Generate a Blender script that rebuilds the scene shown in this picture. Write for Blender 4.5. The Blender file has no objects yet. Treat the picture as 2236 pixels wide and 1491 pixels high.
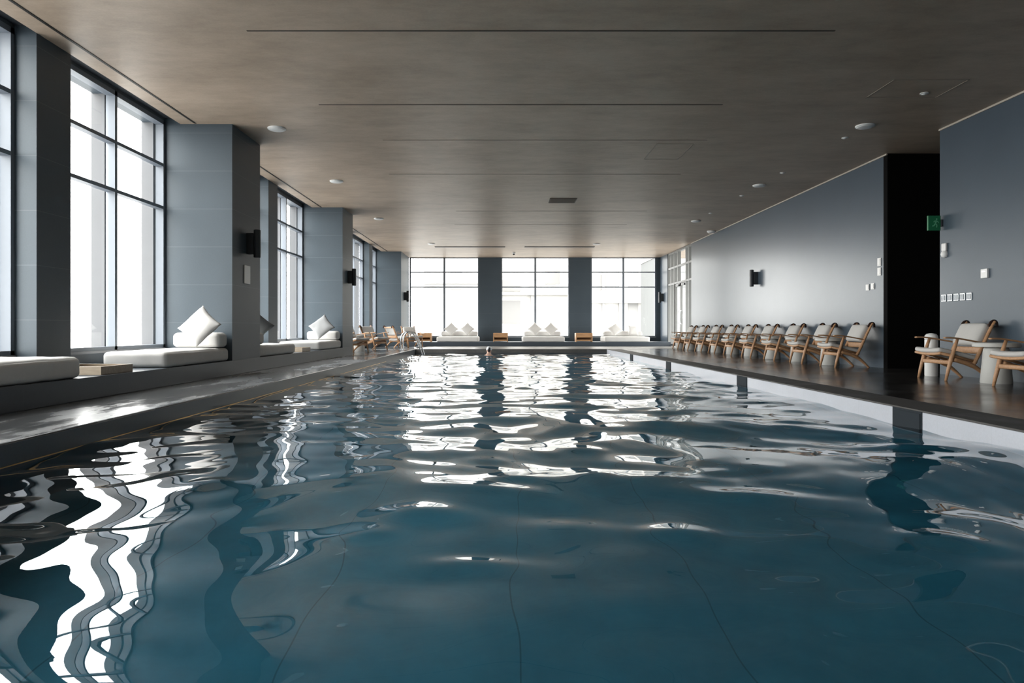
import bpy, bmesh, math, random
import numpy as np
from mathutils import Vector, Matrix, noise
random.seed(7)
scene = bpy.context.scene
COL = scene.collection
PI = math.pi

# ------------------------------------------------------------------ materials
def new_mat(name):
    m = bpy.data.materials.new(name); m.use_nodes = True
    nt = m.node_tree
    for n in list(nt.nodes): nt.nodes.remove(n)
    out = nt.nodes.new('ShaderNodeOutputMaterial')
    return m, nt, out

def N(nt, t, **kw):
    n = nt.nodes.new(t)
    for k, v in kw.items():
        if hasattr(n, k): setattr(n, k, v)
    return n

def principled(nt, out, col=(.5, .5, .5), rough=.6, metal=0., spec=.5):
    b = N(nt, 'ShaderNodeBsdfPrincipled')
    b.inputs['Base Color'].default_value = (*col, 1)
    b.inputs['Roughness'].default_value = rough
    b.inputs['Metallic'].default_value = metal
    b.inputs['Specular IOR Level'].default_value = spec
    nt.links.new(b.outputs[0], out.inputs[0])
    return b

def mix_col(nt, fac, a, b):
    m = N(nt, 'ShaderNodeMix'); m.data_type = 'RGBA'
    for s, v in ((0, fac), (6, a), (7, b)):
        if hasattr(v, 'is_linked') or hasattr(v, 'node'): nt.links.new(v, m.inputs[s])
        elif s == 0: m.inputs[0].default_value = v
        else: m.inputs[s].default_value = (*v, 1)
    return m.outputs[2]

def mth(nt, op, a, b=None, c=None):
    n = N(nt, 'ShaderNodeMath'); n.operation = op
    for i, v in enumerate((a, b, c)):
        if v is None: continue
        if isinstance(v, (int, float)): n.inputs[i].default_value = v
        else: nt.links.new(v, n.inputs[i])
    return n.outputs[0]

def ramp(nt, fac, lo, hi, a=0., b=1.):
    r = N(nt, 'ShaderNodeMapRange')
    nt.links.new(fac, r.inputs[0])
    for i, v in enumerate((lo, hi, a, b)): r.inputs[i + 1].default_value = v
    return r.outputs[0]

def noise_tex(nt, scale, detail=4, rough=.55, vec=None, sc3=None):
    t = N(nt, 'ShaderNodeTexNoise')
    t.inputs['Scale'].default_value = scale; t.inputs['Detail'].default_value = detail
    t.inputs['Roughness'].default_value = rough
    if vec is None:
        vec = N(nt, 'ShaderNodeTexCoord').outputs['Object']
    if sc3:
        mp = N(nt, 'ShaderNodeMapping'); mp.inputs['Scale'].default_value = sc3
        nt.links.new(vec, mp.inputs[0]); vec = mp.outputs[0]
    nt.links.new(vec, t.inputs['Vector'])
    return t.outputs[0]

def bump(nt, b, h, strength=.2, dist=.01):
    n = N(nt, 'ShaderNodeBump'); n.inputs['Strength'].default_value = strength
    n.inputs['Distance'].default_value = dist
    nt.links.new(h, n.inputs['Height']); nt.links.new(n.outputs[0], b.inputs['Normal'])

def plain(name, col, rough=.6, metal=0., var=.0, nscale=8., spec=.5):
    m, nt, out = new_mat(name); b = principled(nt, out, col, rough, metal, spec)
    if var:
        f = noise_tex(nt, nscale)
        c = mix_col(nt, f, tuple(x * (1 - var) for x in col), tuple(min(1, x * (1 + var)) for x in col))
        nt.links.new(c, b.inputs['Base Color'])
    return m

def joint_line(nt, comp, period, z0, width):
    """1 on thin lines every PERIOD along a coordinate"""
    t = mth(nt, 'SUBTRACT', comp, z0)
    t = mth(nt, 'DIVIDE', t, period)
    t = mth(nt, 'ADD', t, .5)
    t = mth(nt, 'FRACT', t)
    t = mth(nt, 'SUBTRACT', t, .5)
    t = mth(nt, 'ABSOLUTE', t)
    return mth(nt, 'LESS_THAN', t, width / period / 2)

def stone(name, col, joint, rough=.6, zper=.55, z0=.21, hper=None, var=.14, spec=.35, jw=.006):
    m, nt, out = new_mat(name); b = principled(nt, out, col, rough, spec=spec)
    geo = N(nt, 'ShaderNodeNewGeometry')
    sep = N(nt, 'ShaderNodeSeparateXYZ'); nt.links.new(geo.outputs['Position'], sep.inputs[0])
    f1 = noise_tex(nt, 1.3, 5, .6, geo.outputs['Position'])
    f2 = noise_tex(nt, 60, 3, .6, geo.outputs['Position'])
    f = mth(nt, 'ADD', mth(nt, 'MULTIPLY', f1, .6), mth(nt, 'MULTIPLY', f2, .4))
    f = ramp(nt, f, .3, .7)
    c = mix_col(nt, f, tuple(x * (1 - var) for x in col), tuple(x * (1 + var) for x in col))
    j = joint_line(nt, sep.outputs[2], zper, z0, jw)
    if hper:
        j2 = joint_line(nt, sep.outputs[1], hper, 0, jw)
        j = mth(nt, 'MAXIMUM', j, j2)
    c = mix_col(nt, mth(nt, 'MULTIPLY', j, .6), c, joint)
    nt.links.new(c, b.inputs['Base Color'])
    bump(nt, b, f2, .08, .004)
    return m

M = {}
M['wall'] = stone('slate wall panels', (.058, .078, .096), (.13, .155, .18), .45, var=.10)
M['wall_right'] = stone('slate blue plaster wall', (.058, .079, .102), (.060, .082, .106), .30, var=.07, jw=.001)
M['black'] = plain('passage shade black', (.004, .004, .004), .8, spec=.05)  # unlit passage: its shade is put into the wall colour
M['bench'] = stone('slate bench cladding', (.062, .076, .094), (.08, .095, .115), .40, zper=5, z0=-2, hper=1.4, var=.12)

# ceiling: taupe trowelled plaster
m, nt, out = new_mat('taupe trowelled plaster'); b = principled(nt, out, (.3, .25, .21), .46, spec=.30)
geo = N(nt, 'ShaderNodeNewGeometry'); P = geo.outputs['Position']
a1 = noise_tex(nt, .7, 7, .68, P, (.8, 1.2, 1)); a2 = noise_tex(nt, 2.6, 6, .7, P, (.6, 1.5, 1)); a3 = noise_tex(nt, 45, 2, .5, P)
f = mth(nt, 'ADD', mth(nt, 'MULTIPLY', a1, .5), mth(nt, 'ADD', mth(nt, 'MULTIPLY', a2, .4), mth(nt, 'MULTIPLY', a3, .1)))
f = ramp(nt, f, .36, .64)
nt.links.new(mix_col(nt, f, (.325, .252, .190), (.515, .412, .320)), b.inputs['Base Color'])
bump(nt, b, a2, .06, .01)
M['ceiling'] = m

# polished dark deck, with drier matte patches
def deck(name, col, wet_lo, wet_hi, r_wet, r_dry, spec=.5, scale=.9, sc3=(1, 1, 1)):
    m, nt, out = new_mat(name); b = principled(nt, out, col, .3, spec=spec)
    P = N(nt, 'ShaderNodeNewGeometry').outputs['Position']
    w = noise_tex(nt, scale, 6, .6, P, sc3)
    w = ramp(nt, w, wet_lo, wet_hi)
    g = noise_tex(nt, 5, 5, .6, P)
    c = mix_col(nt, g, tuple(x * .75 for x in col), tuple(x * 1.25 for x in col))
    c = mix_col(nt, w, c, tuple(x * .7 for x in col))
    nt.links.new(c, b.inputs['Base Color'])
    nt.links.new(ramp(nt, w, 0, 1, r_dry, r_wet), b.inputs['Roughness'])
    h = noise_tex(nt, 90, 3, .6, P)
    bp = N(nt, 'ShaderNodeBump'); bp.inputs['Distance'].default_value = .002
    nt.links.new(h, bp.inputs['Height'])
    nt.links.new(ramp(nt, w, 0, 1, .25, .02), bp.inputs['Strength'])
    nt.links.new(bp.outputs[0], b.inputs['Normal'])
    return m
M['deck'] = deck('polished dark stone deck', (.034, .032, .031), .35, .65, .13, .26, .5)
M['deck_wet'] = deck('wet slate deck', (.135, .142, .150), .40, .50, .13, .42, .55, 1.1, (1.6, .55, 1))
M['deck_far'] = deck('sheen paled stone deck', (.20, .195, .185), .35, .65, .30, .42, .5)  # deck stone made paler: reflected window light put into the colour
M['coping'] = deck('rough dark coping stone', (.066, .063, .060), .5, .7, .38, .6, .35)
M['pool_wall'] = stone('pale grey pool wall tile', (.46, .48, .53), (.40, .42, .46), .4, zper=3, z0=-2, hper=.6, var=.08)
M['pool_wall_shaded'] = stone('shaded pool wall tile', (.09, .10, .11), (.10, .11, .12), .35, zper=3, z0=-2, hper=.6, var=.1)  # wall tile darkened: shade away from the windows put into the colour
# pool floor
m, nt, out = new_mat('blue grey pool floor slabs'); b = principled(nt, out, (.1, .2, .26), .5)
geo = N(nt, 'ShaderNodeNewGeometry'); P = geo.outputs['Position']
sp = N(nt, 'ShaderNodeSeparateXYZ'); nt.links.new(P, sp.inputs[0])
g1 = noise_tex(nt, .8, 5, .6, P); g2 = noise_tex(nt, 5, 5, .6, P)
f = ramp(nt, mth(nt, 'ADD', mth(nt, 'MULTIPLY', g1, .6), mth(nt, 'MULTIPLY', g2, .4)), .35, .65)
c = mix_col(nt, f, (.066, .188, .240), (.116, .280, .338))
j = joint_line(nt, sp.outputs[0], .9, .05, .007)
nt.links.new(mix_col(nt, mth(nt, 'MULTIPLY', j, .6), c, (.02, .06, .09)), b.inputs['Base Color'])
M['pool_floor'] = m

# water: Fresnel reflection over tinted clear body
m, nt, out = new_mat('clear pool water')
geo = N(nt, 'ShaderNodeNewGeometry')
dt = N(nt, 'ShaderNodeVectorMath'); dt.operation = 'DOT_PRODUCT'
nt.links.new(geo.outputs['Normal'], dt.inputs[0]); nt.links.new(geo.outputs['Incoming'], dt.inputs[1])
om = mth(nt, 'SUBTRACT', 1.0, mth(nt, 'ABSOLUTE', dt.outputs['Value']))
frn = mth(nt, 'ADD', .02, mth(nt, 'MULTIPLY', .98, mth(nt, 'POWER', om, 5.0)))
tr = N(nt, 'ShaderNodeBsdfRefraction'); tr.inputs['IOR'].default_value = 1.33; tr.inputs['Roughness'].default_value = 0; tr.inputs['Color'].default_value = (.50, .76, .86, 1)
gl = N(nt, 'ShaderNodeBsdfGlossy'); gl.inputs['Roughness'].default_value = .0; gl.inputs['Color'].default_value = (1, 1, 1, 1)
mx = N(nt, 'ShaderNodeMixShader')
nt.links.new(frn, mx.inputs[0]); nt.links.new(tr.outputs[0], mx.inputs[1]); nt.links.new(gl.outputs[0], mx.inputs[2])
nt.links.new(mx.outputs[0], out.inputs[0])
M['water'] = m

def glass(name, tint=(.97, .985, .98), refl=1.0):
    m, nt, out = new_mat(name)
    geo = N(nt, 'ShaderNodeNewGeometry')
    dt = N(nt, 'ShaderNodeVectorMath'); dt.operation = 'DOT_PRODUCT'
    nt.links.new(geo.outputs['Normal'], dt.inputs[0]); nt.links.new(geo.outputs['Incoming'], dt.inputs[1])
    om = mth(nt, 'SUBTRACT', 1.0, mth(nt, 'ABSOLUTE', dt.outputs['Value']))
    fres = mth(nt, 'ADD', .04, mth(nt, 'MULTIPLY', .96, mth(nt, 'POWER', om, 5.0)))
    tr = N(nt, 'ShaderNodeBsdfTransparent'); tr.inputs['Color'].default_value = (*tint, 1)
    gl = N(nt, 'ShaderNodeBsdfGlossy'); gl.inputs['Roughness'].default_value = .0
    mx = N(nt, 'ShaderNodeMixShader')
    nt.links.new(mth(nt, 'MULTIPLY', fres, refl), mx.inputs[0])
    nt.links.new(tr.outputs[0], mx.inputs[1]); nt.links.new(gl.outputs[0], mx.inputs[2]); nt.links.new(mx.outputs[0], out.inputs[0])
    return m
M['glass'] = glass('window glass')
M['acrylic'] = glass('clear acrylic', (.93, .95, .95))

M['frame'] = plain('blue grey aluminium frame', (.17, .195, .23), .45, .0, .05)
M['frame_pale'] = plain('pale aluminium door frame', (.135, .14, .136), .45, .0, .05)
M['fin'] = plain('pale facade stone', (.125, .128, .135), .8, 0, .06, 3)
M['sill'] = plain('pale stone sill', (.30, .31, .33), .45, 0, .06)
M['pocket'] = plain('dark blind pocket', (.030, .036, .045), .7)
M['slot'] = plain('dark slot diffuser', (.012, .011, .010), .6)
M['groove'] = plain('dark expansion groove', (.060, .050, .042), .8)
M['edge_trim'] = plain('pale ceiling edge trim', (.45, .40, .345), .5)
M['white'] = plain('white enamel', (.78, .78, .77), .4)
M['offwhite'] = plain('white plastic', (.70, .69, .68), .35)
M['black_metal'] = plain('black powder coated metal', (.036, .042, .048), .45)
M['chrome'] = plain('polished steel', (.72, .74, .76), .26, 1.)
M['gold_glint'] = plain('brass strip', (.80, .52, .22), .3, 1.)
M['green'] = plain('green sign face', (.010, .16, .062), .35)
M['green_pale'] = plain('pale sign mark', (.12, .42, .24), .4)
M['dark_glass'] = plain('dark lens', (.01, .01, .012), .1)
M['brushed'] = plain('brushed steel plate', (.55, .57, .58), .3, .9)
M['rocker'] = plain('dark steel rocker', (.16, .17, .18), .25, .8)
M['drum'] = plain('pale grey side table lacquer', (.46, .46, .44), .5, 0, .04)
M['leather'] = plain('dark brown leather', (.040, .020, .016), .5)
M['skimmer'] = plain('dark skimmer opening', (.020, .026, .032), .75, spec=.15)
M['strap'] = plain('navy swimsuit', (.010, .018, .035), .6)
M['skin'] = plain('skin', (.62, .40, .31), .5, 0, .05)
M['hair'] = plain('dark hair', (.018, .016, .018), .45)
M['cap'] = plain('pale swim cap', (.62, .66, .70), .3)

def fabric(name, col, var=.07):
    m, nt, out = new_mat(name); b = principled(nt, out, col, .92, spec=.12)
    tc = N(nt, 'ShaderNodeTexCoord').outputs['Object']
    f = noise_tex(nt, 7, 5, .6, tc); g = noise_tex(nt, 260, 2, .6, tc)
    ff = mth(nt, 'ADD', mth(nt, 'MULTIPLY', f, .5), mth(nt, 'MULTIPLY', g, .5))
    nt.links.new(mix_col(nt, ramp(nt, ff, .3, .7), tuple(x * (1 - var) for x in col), tuple(x * (1 + var) for x in col)), b.inputs['Base Color'])
    bump(nt, b, g, .15, .002)
    return m
M['linen'] = fabric('off white linen', (.66, .65, .635))
M['linen_grey'] = fabric('pale grey linen', (.25, .255, .26))
M['cushion'] = fabric('light grey outdoor fabric', (.50, .49, .475))

def wood(name, a, bcol, sc=(3, 26, 26)):
    m, nt, out = new_mat(name); b = principled(nt, out, a, .45, spec=.4)
    tc = N(nt, 'ShaderNodeTexCoord').outputs['Object']
    f = noise_tex(nt, 1.5, 6, .65, tc, sc)
    nt.links.new(mix_col(nt, ramp(nt, f, .3, .7), a, bcol), b.inputs['Base Color'])
    bump(nt, b, f, .08, .003)
    return m
M['oak'] = wood('oiled oak', (.34, .185, .092), (.50, .29, .16))
M['teak'] = wood('pale washed oak', (.34, .275, .205), (.48, .40, .31))
M['honey'] = wood('honey coloured wood', (.42, .23, .11), (.58, .34, .18))

def facade(name, base, dark, sx, sz):
    m, nt, out = new_mat(name); b = principled(nt, out, base, .8, spec=.1)
    P = N(nt, 'ShaderNodeNewGeometry').outputs['Position']
    sp = N(nt, 'ShaderNodeSeparateXYZ'); nt.links.new(P, sp.inputs[0])
    def band(c, per, duty):
        return mth(nt, 'LESS_THAN', mth(nt, 'FRACT', mth(nt, 'DIVIDE', c, per)), duty)
    w = mth(nt, 'MULTIPLY', band(sp.outputs[0], sx, .62), band(sp.outputs[2], sz, .6))
    nt.links.new(mix_col(nt, w, base, dark), b.inputs['Base Color'])
    return m
M['facade_a'] = facade('pale beige office facade', (.46, .45, .43), (.37, .36, .34), 3.1, 4.2)
M['facade_b'] = plain('pale grey concrete facade', (.40, .395, .385), .8, 0, .05, .3)
M['facade_c'] = plain('pale concrete ledge', (.25, .245, .238), .8, 0, .05, .4)
M['facade_d'] = plain('grey recessed glazing', (.15, .148, .144), .6, 0, .04, .5)
M['terrace'] = plain('grey terrace wall render', (.082, .086, .086), .8, 0, .1, .4)

# ------------------------------------------------------------------ geometry helpers
def BM(): return bmesh.new()

def add_box(bm, x0, x1, y0, y1, z0, z1, mat=None, bev=0.):
    r = bmesh.ops.create_cube(bm, size=1)
    vs = r['verts']
    bmesh.ops.scale(bm, vec=(x1 - x0, y1 - y0, z1 - z0), verts=vs)
    bmesh.ops.translate(bm, vec=((x0 + x1) / 2, (y0 + y1) / 2, (z0 + z1) / 2), verts=vs)
    if bev:
        es = list({e for v in vs for e in v.link_edges})
        bmesh.ops.bevel(bm, geom=es, offset=bev, segments=2, affect='EDGES', profile=.5)
    elif mat is not None:
        bmesh.ops.transform(bm, matrix=mat, verts=vs)
    return bm

def add_quad(bm, pts):
    bm.faces.new([bm.verts.new(p) for p in pts]); return bm

def add_lathe(bm, prof, seg=32, c=(0, 0, 0), axis='Z'):
    rings = []
    for r, z in prof:
        ring = []
        for i in range(seg):
            a = 2 * PI * i / seg
            p = (c[0] + r * math.cos(a), c[1] + r * math.sin(a), c[2] + z)
            ring.append(bm.verts.new(p))
        rings.append(ring)
    for a, b in zip(rings, rings[1:]):
        for i in range(seg):
            bm.faces.new((a[i], a[(i + 1) % seg], b[(i + 1) % seg], b[i]))
    bm.faces.new(rings[0][::-1]); bm.faces.new(rings[-1])
    return bm

def add_sweep(bm, pts, sizes, up=(0, 0, 1), seg=10, square=.0):
    """tapered bar along PTS; sizes = (half width sideways, half height) per point; superellipse section"""
    pts = [Vector(p) for p in pts]; rings = []
    ref = Vector(up)
    for i, p in enumerate(pts):
        t = (pts[min(i + 1, len(pts) - 1)] - pts[max(i - 1, 0)]).normalized()
        s = t.cross(ref)
        if s.length < 1e-4: s = t.cross(Vector((1, 0, 0)))
        s.normalize(); u = s.cross(t).normalized()
        w, h = sizes[i]; ring = []
        for k in range(seg):
            a = 2 * PI * (k + .5) / seg
            ca, sa = math.cos(a), math.sin(a)
            e = 1 - square * .6
            x = math.copysign(abs(ca) ** e, ca); y = math.copysign(abs(sa) ** e, sa)
            ring.append(bm.verts.new(p + s * (w * x) + u * (h * y)))
        rings.append(ring)
    for a, b in zip(rings, rings[1:]):
        for k in range(seg):
            bm.faces.new((a[k], a[(k + 1) % seg], b[(k + 1) % seg], b[k]))
    bm.faces.new(rings[0][::-1]); bm.faces.new(rings[-1])
    return bm

def catmull(pts, n=6):
    P = [Vector(p) for p in pts]; P = [P[0]] + P + [P[-1]]; out = []
    for i in range(1, len(P) - 2):
        for k in range(n):
            t = k / n
            a, b, c, d = P[i - 1], P[i], P[i + 1], P[i + 2]
            out.append(.5 * ((2 * b) + (c - a) * t + (2 * a - 5 * b + 4 * c - d) * t * t + (3 * b - a - 3 * c + d) * t ** 3))
    out.append(P[-2]); return out

def soft_box(bm, sx, sy, sz, r, n=10, crown=.0, wob=.0, c=(0, 0, 0), mat=None, seed=0):
    """upholstered block: rounded edges, slightly crowned faces"""
    old = set(bm.verts)
    r0 = bmesh.ops.create_cube(bm, size=2)
    es = list({e for v in r0['verts'] for e in v.link_edges})
    bmesh.ops.subdivide_edges(bm, edges=es, cuts=n, use_grid_fill=True)
    vs = [v for v in bm.verts if v not in old]
    h = Vector((sx / 2, sy / 2, sz / 2))
    for v in vs:
        u = v.co.copy()
        def warp(t, hh):   # put more samples near the edges
            return math.sin(t * PI / 2)
        p = Vector((warp(u.x, h.x) * h.x, warp(u.y, h.y) * h.y, warp(u.z, h.z) * h.z))
        q = Vector(tuple(max(-(h[i] - r), min(h[i] - r, p[i])) for i in range(3)))
        d = p - q
        if d.length > 1e-9: p = q + d.normalized() * r * min(1, max(abs(d[i]) for i in range(3)) / r + .0)
        bulge = (1 - u.x ** 2) * (1 - u.y ** 2)
        if crown: p.z += crown * bulge * (1 if u.z > 0 else .0) * abs(u.z)
        if crown:
            p.x += math.copysign(crown * .5, u.x) * (1 - u.z ** 2) * (1 - u.y ** 2) * abs(u.x) ** 4
            p.y += math.copysign(crown * .5, u.y) * (1 - u.z ** 2) * (1 - u.x ** 2) * abs(u.y) ** 4
        if wob:
            p += wob * noise.noise_vector(p * 5 + Vector((seed, 0, 0)))
        p += Vector(c)
        v.co = mat @ p if mat is not None else p
    return bm

def pillow(bm, s, t, n=18, seed=0, mat=None):
    """square scatter cushion standing in its own XZ plane (normal Y)"""
    grid = {}
    for side in (1, -1):
        for i in range(n + 1):
            for j in range(n + 1):
                edge = i in (0, n) or j in (0, n)
                if edge and side == -1: grid[(side, i, j)] = grid[(1, i, j)]; continue
                u = 2 * i / n - 1; v = 2 * j / n - 1
                x = s / 2 * u * (1 - .10 * (1 - v * v) * abs(u) ** 2)
                z = s / 2 * v * (1 - .10 * (1 - u * u) * abs(v) ** 2)
                th = t / 2 * (max(0, 1 - u ** 4) * max(0, 1 - v ** 4)) ** .55 * (1 - .12 * (u * u + v * v))
                p = Vector((x, side * th, z))
                w = noise.noise(Vector((x * 7 + seed, z * 7, side * 2))) * .012 * min(1, th / (t * .2))
                p.y += w
                grid[(side, i, j)] = bm.verts.new(mat @ p if mat is not None else p)
    for side in (1, -1):
        for i in range(n):
            for j in range(n):
                q = [grid[(side, i, j)], grid[(side, i + 1, j)], grid[(side, i + 1, j + 1)], grid[(side, i, j + 1)]]
                bm.faces.new(q if side == -1 else q[::-1])
    return bm

def link(name, bm, mat, parent=None, smooth=False, kind=None, mods=None):
    me = bpy.data.meshes.new(name)
    bmesh.ops.recalc_face_normals(bm, faces=bm.faces)
    bm.to_mesh(me); bm.free()
    me.materials.append(mat)
    if smooth:
        for p in me.polygons: p.use_smooth = True
    o = bpy.data.objects.new(name, me); COL.objects.link(o)
    if parent is not None: o.parent = parent
    if smooth == 'auto':
        md = o.modifiers.new('edges', 'EDGE_SPLIT'); md.split_angle = math.radians(38)
    if kind: o['kind'] = kind
    return o

def tag(o, label, cat, group=None, kind=None):
    o['label'] = label; o['category'] = cat
    if group: o['group'] = group
    if kind: o['kind'] = kind
    return o

def thing(name, label, cat, loc=(0, 0, 0), rotz=0, group=None, kind=None):
    o = bpy.data.objects.new(name, None); COL.objects.link(o)
    o.empty_display_size = .1
    o.location = loc; o.rotation_euler = (0, 0, rotz)
    return tag(o, label, cat, group, kind)

def struct(name, bm, mat, label=None, cat=None, parent=None, smooth=False):
    o = link(name, bm, mat, parent, smooth)
    o['kind'] = 'structure'
    if label: tag(o, label, cat)
    return o

def copy_thing(root, loc, rotz, label):
    r = root.copy(); COL.objects.link(r); r.location = loc; r.rotation_euler = (0, 0, rotz); r['label'] = label
    for ch in list(root.children):
        c = ch.copy(); COL.objects.link(c); c.parent = r
        for g in list(ch.children):
            d = g.copy(); COL.objects.link(d); d.parent = c
    return r

ORD = ['first', 'second', 'third', 'fourth', 'fifth', 'sixth', 'seventh', 'eighth', 'ninth', 'tenth']

# ------------------------------------------------------------------ dimensions (metres; camera at the origin of x and y)
CEIL = 3.64; XR = 6.5; XW = -4.91; XP = -4.69; XC = -3.94; YB = 28.4; YN = -5.0
PX0, PX1, PY0, PY1, WZ = -2.94, 3.43, -1.6, 22.7, -.155
BZ = .21; BBZ = .16; BBY = 26.3
OY0, OY1 = 10.17, 11.56            # passage opening in the right wall
GY0, GY1 = 23.65, 27.1             # glazed screen in the right wall

# ------------------------------------------------------------------ shell
bm = BM()
def slab(bm, x0, x1, y0, y1, z=0., t=.12): add_box(bm, x0, x1, y0, y1, z - t, z)
slab(bm, 3.85, XR + 3.2, YN, PY1); 
slab(bm, PX0, 3.43, YN, PY0)
struct('floor', bm, M['deck'], 'polished dark stone pool deck', 'floor')
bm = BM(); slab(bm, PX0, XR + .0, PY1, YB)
struct('floor', bm, M['deck_far'], 'stone deck between the pool end and far bench, paled for window sheen', 'floor')
bm = BM(); add_box(bm, XW - .3, PX0, YN, YB, -.14, 0, bev=.012)
struct('floor', bm, M['deck_wet'], 'wet slate deck along the left side of the pool', 'floor')
bm = BM(); add_box(bm, PX1, 3.85, YN, PY1, -.015, .0)
struct('trim_1', bm, M['coping'])

bm = BM(); add_box(bm, XP, XR + 3.2, YN, YB + .3, CEIL, CEIL + .15)
struct('ceiling', bm, M['ceiling'], 'taupe trowelled plaster ceiling', 'ceiling')
bm = BM(); add_box(bm, XW - .3, XP, YN, YB, CEIL + .08, CEIL + .2)
struct('trim_2', bm, M['pocket'])

bm = BM()
add_box(bm, XR, XR + .25, YN, OY0, 0, CEIL); add_box(bm, XR, XR + .25, OY1 + .12, GY0, 0, CEIL)
add_box(bm, XR, XR + .25, GY1, YB, 0, CEIL)
struct('wall_right', bm, M['wall_right'], 'slate blue right wall', 'wall')
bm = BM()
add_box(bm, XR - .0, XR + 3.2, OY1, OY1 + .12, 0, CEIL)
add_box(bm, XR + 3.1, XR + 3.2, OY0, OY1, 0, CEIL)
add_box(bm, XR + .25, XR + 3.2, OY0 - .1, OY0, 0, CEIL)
struct('wall_passage', bm, M['black'], 'passage opening in the right wall, its shade painted black', 'wall')
bm = BM(); add_box(bm, XW - .3, XR + .3, YN - .2, YN, -.1, CEIL)
struct('wall_front', bm, M['wall'])

# left wall: low wall below the windows, piers and columns
bm = BM(); add_box(bm, XW - .28, XW, YN, 26.2, -.1, .40)
add_box(bm, XW - .28, XW, YN, 26.2, CEIL, CEIL + .2)
struct('wall_left', bm, M['wall'], 'low slate wall under the left windows', 'wall')
cols = [(-3.65, -2.53), (3.12, 4.25), (9.9, 11.03), (16.68, 17.8), (26.2, YB)]
colname = ['', '', 'slate column with white plate and black sconce between the first two window bays',
           'slate column at the far end of the cushioned window bays', 'slate corner column beside the far windows']
for i, (a, b_) in enumerate(cols):
    bm = BM(); add_box(bm, XW - .28, XC, a, b_, BZ if a < 20 else 0, CEIL + .1)
    o = struct('column', bm, M['wall'])
    if colname[i]: tag(o, colname[i], 'column')
for i, (a, b_) in enumerate([(.03, .57), (6.85, 7.39), (13.6, 14.15), (20.6, 21.15), (23.8, 24.35)]):
    bm = BM(); add_box(bm, XW - .1, XP, a, b_, BZ if a < 20 else 0, CEIL + .1)
    struct('pier', bm, M['wall'])

bm = BM(); add_box(bm, XW, XC, YN, 17.8, 0, BZ, bev=.004)
struct('bench_platform', bm, M['bench'], 'slate bench platform running under the left windows', 'bench')
bm = BM(); add_box(bm, XC, XR - .06, BBY, YB, 0, BBZ, bev=.008)
struct('bench_platform', bm, M['bench'], 'low slate bench platform along the far wall', 'bench')

# far wall
bm = BM()
add_box(bm, XC, XR, YB, YB + .25, 0, .34)
for a, b_ in ((-1.03, -.11), (2.735, 3.62), (6.34, XR + .2)):
    add_box(bm, a, b_, YB - .02, YB + .25, .0, CEIL)
struct('wall_back', bm, M['wall'], 'far slate wall with two piers between three windows', 'wall')

# pool
bm = BM()
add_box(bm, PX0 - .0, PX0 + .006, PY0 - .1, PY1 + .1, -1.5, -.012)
struct('wall_pool_left', bm, M['pool_wall_shaded'])
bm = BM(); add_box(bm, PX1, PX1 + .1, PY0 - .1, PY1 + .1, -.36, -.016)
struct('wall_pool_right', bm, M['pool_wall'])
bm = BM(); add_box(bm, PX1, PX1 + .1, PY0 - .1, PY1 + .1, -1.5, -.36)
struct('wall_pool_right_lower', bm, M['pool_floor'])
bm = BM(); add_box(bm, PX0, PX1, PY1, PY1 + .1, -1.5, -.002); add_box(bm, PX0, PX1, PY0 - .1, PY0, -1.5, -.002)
struct('wall_pool_end', bm, M['pool_wall_shaded'])
bm = BM(); add_box(bm, PX0 - .1, PX1 + .1, PY0 - .1, PY1 + .1, -1.5, -1.3)
struct('floor_pool', bm, M['pool_floor'], 'blue grey slab floor under the pool water', 'floor')

# ceiling lines and trims
bm = BM(); add_box(bm, XR - .02, XR, YN, OY0, CEIL - .025, CEIL); add_box(bm, XR - .02, XR, OY1, GY0, CEIL - .025, CEIL)
struct('trim_3', bm, M['edge_trim'])
for i, (y, x0, x1) in enumerate([(6.8, -2.56, 3.3), (9.04, -2.45, 2.9), (10.73, -1.9, 3.2), (13.1, -2.2, 3.4), (17.2, -1.2, 3.6), (19.4, -1.4, 3.5)]):
    bm = BM(); add_box(bm, x0, x1, y - (.012 if i < 2 else .005), y + (.012 if i < 2 else .005), CEIL - .003, CEIL + .01)
    struct('trim_%d' % (4 + i), bm, M['groove'])
for i, (a, b_, l) in enumerate([(-2.5, 9.86, 'long dark slot diffuser in ceiling along the nearest left windows'),
                                (11.07, 16.64, 'dark slot diffuser in ceiling above the second left window bay'),
                                (17.85, 26.1, 'dark slot diffuser in ceiling above the far left chairs')]):
    bm = BM(); add_box(bm, -4.47, -4.44, a, b_, CEIL - .006, CEIL - .0005)
    tag(link('ceiling_slot_vent', bm, M['slot']), l, 'vent', 'slot diffusers in the ceiling')
for a, b_, l in [(-2.49, .05, 'dark slot diffuser before far windows, left of the dome camera'), (.75, 3.28, 'dark slot diffuser before far windows, right of the dome camera')]:
    bm = BM(); add_box(bm, a, b_, 24.58, 24.82, CEIL - .012, CEIL - .0005)
    tag(link('ceiling_slot_vent', bm, M['slot']), l, 'vent', 'slot diffusers in the ceiling')
g = thing('ceiling_vent', 'square brown grille in the middle of the ceiling', 'vent', (1.36, 15.78, CEIL))
bm = BM(); add_box(bm, -.31, .31, -.28, .28, -.012, .0); link('backing', bm, plain('taupe vent backing', (.12, .10, .085), .7), g)
bm = BM()
for k in range(9): add_box(bm, -.29, .29, -.25 + k * .06, -.23 + k * .06, -.018, -.010)
link('grille', bm, plain('taupe grille', (.16, .135, .11), .6), g)
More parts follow.
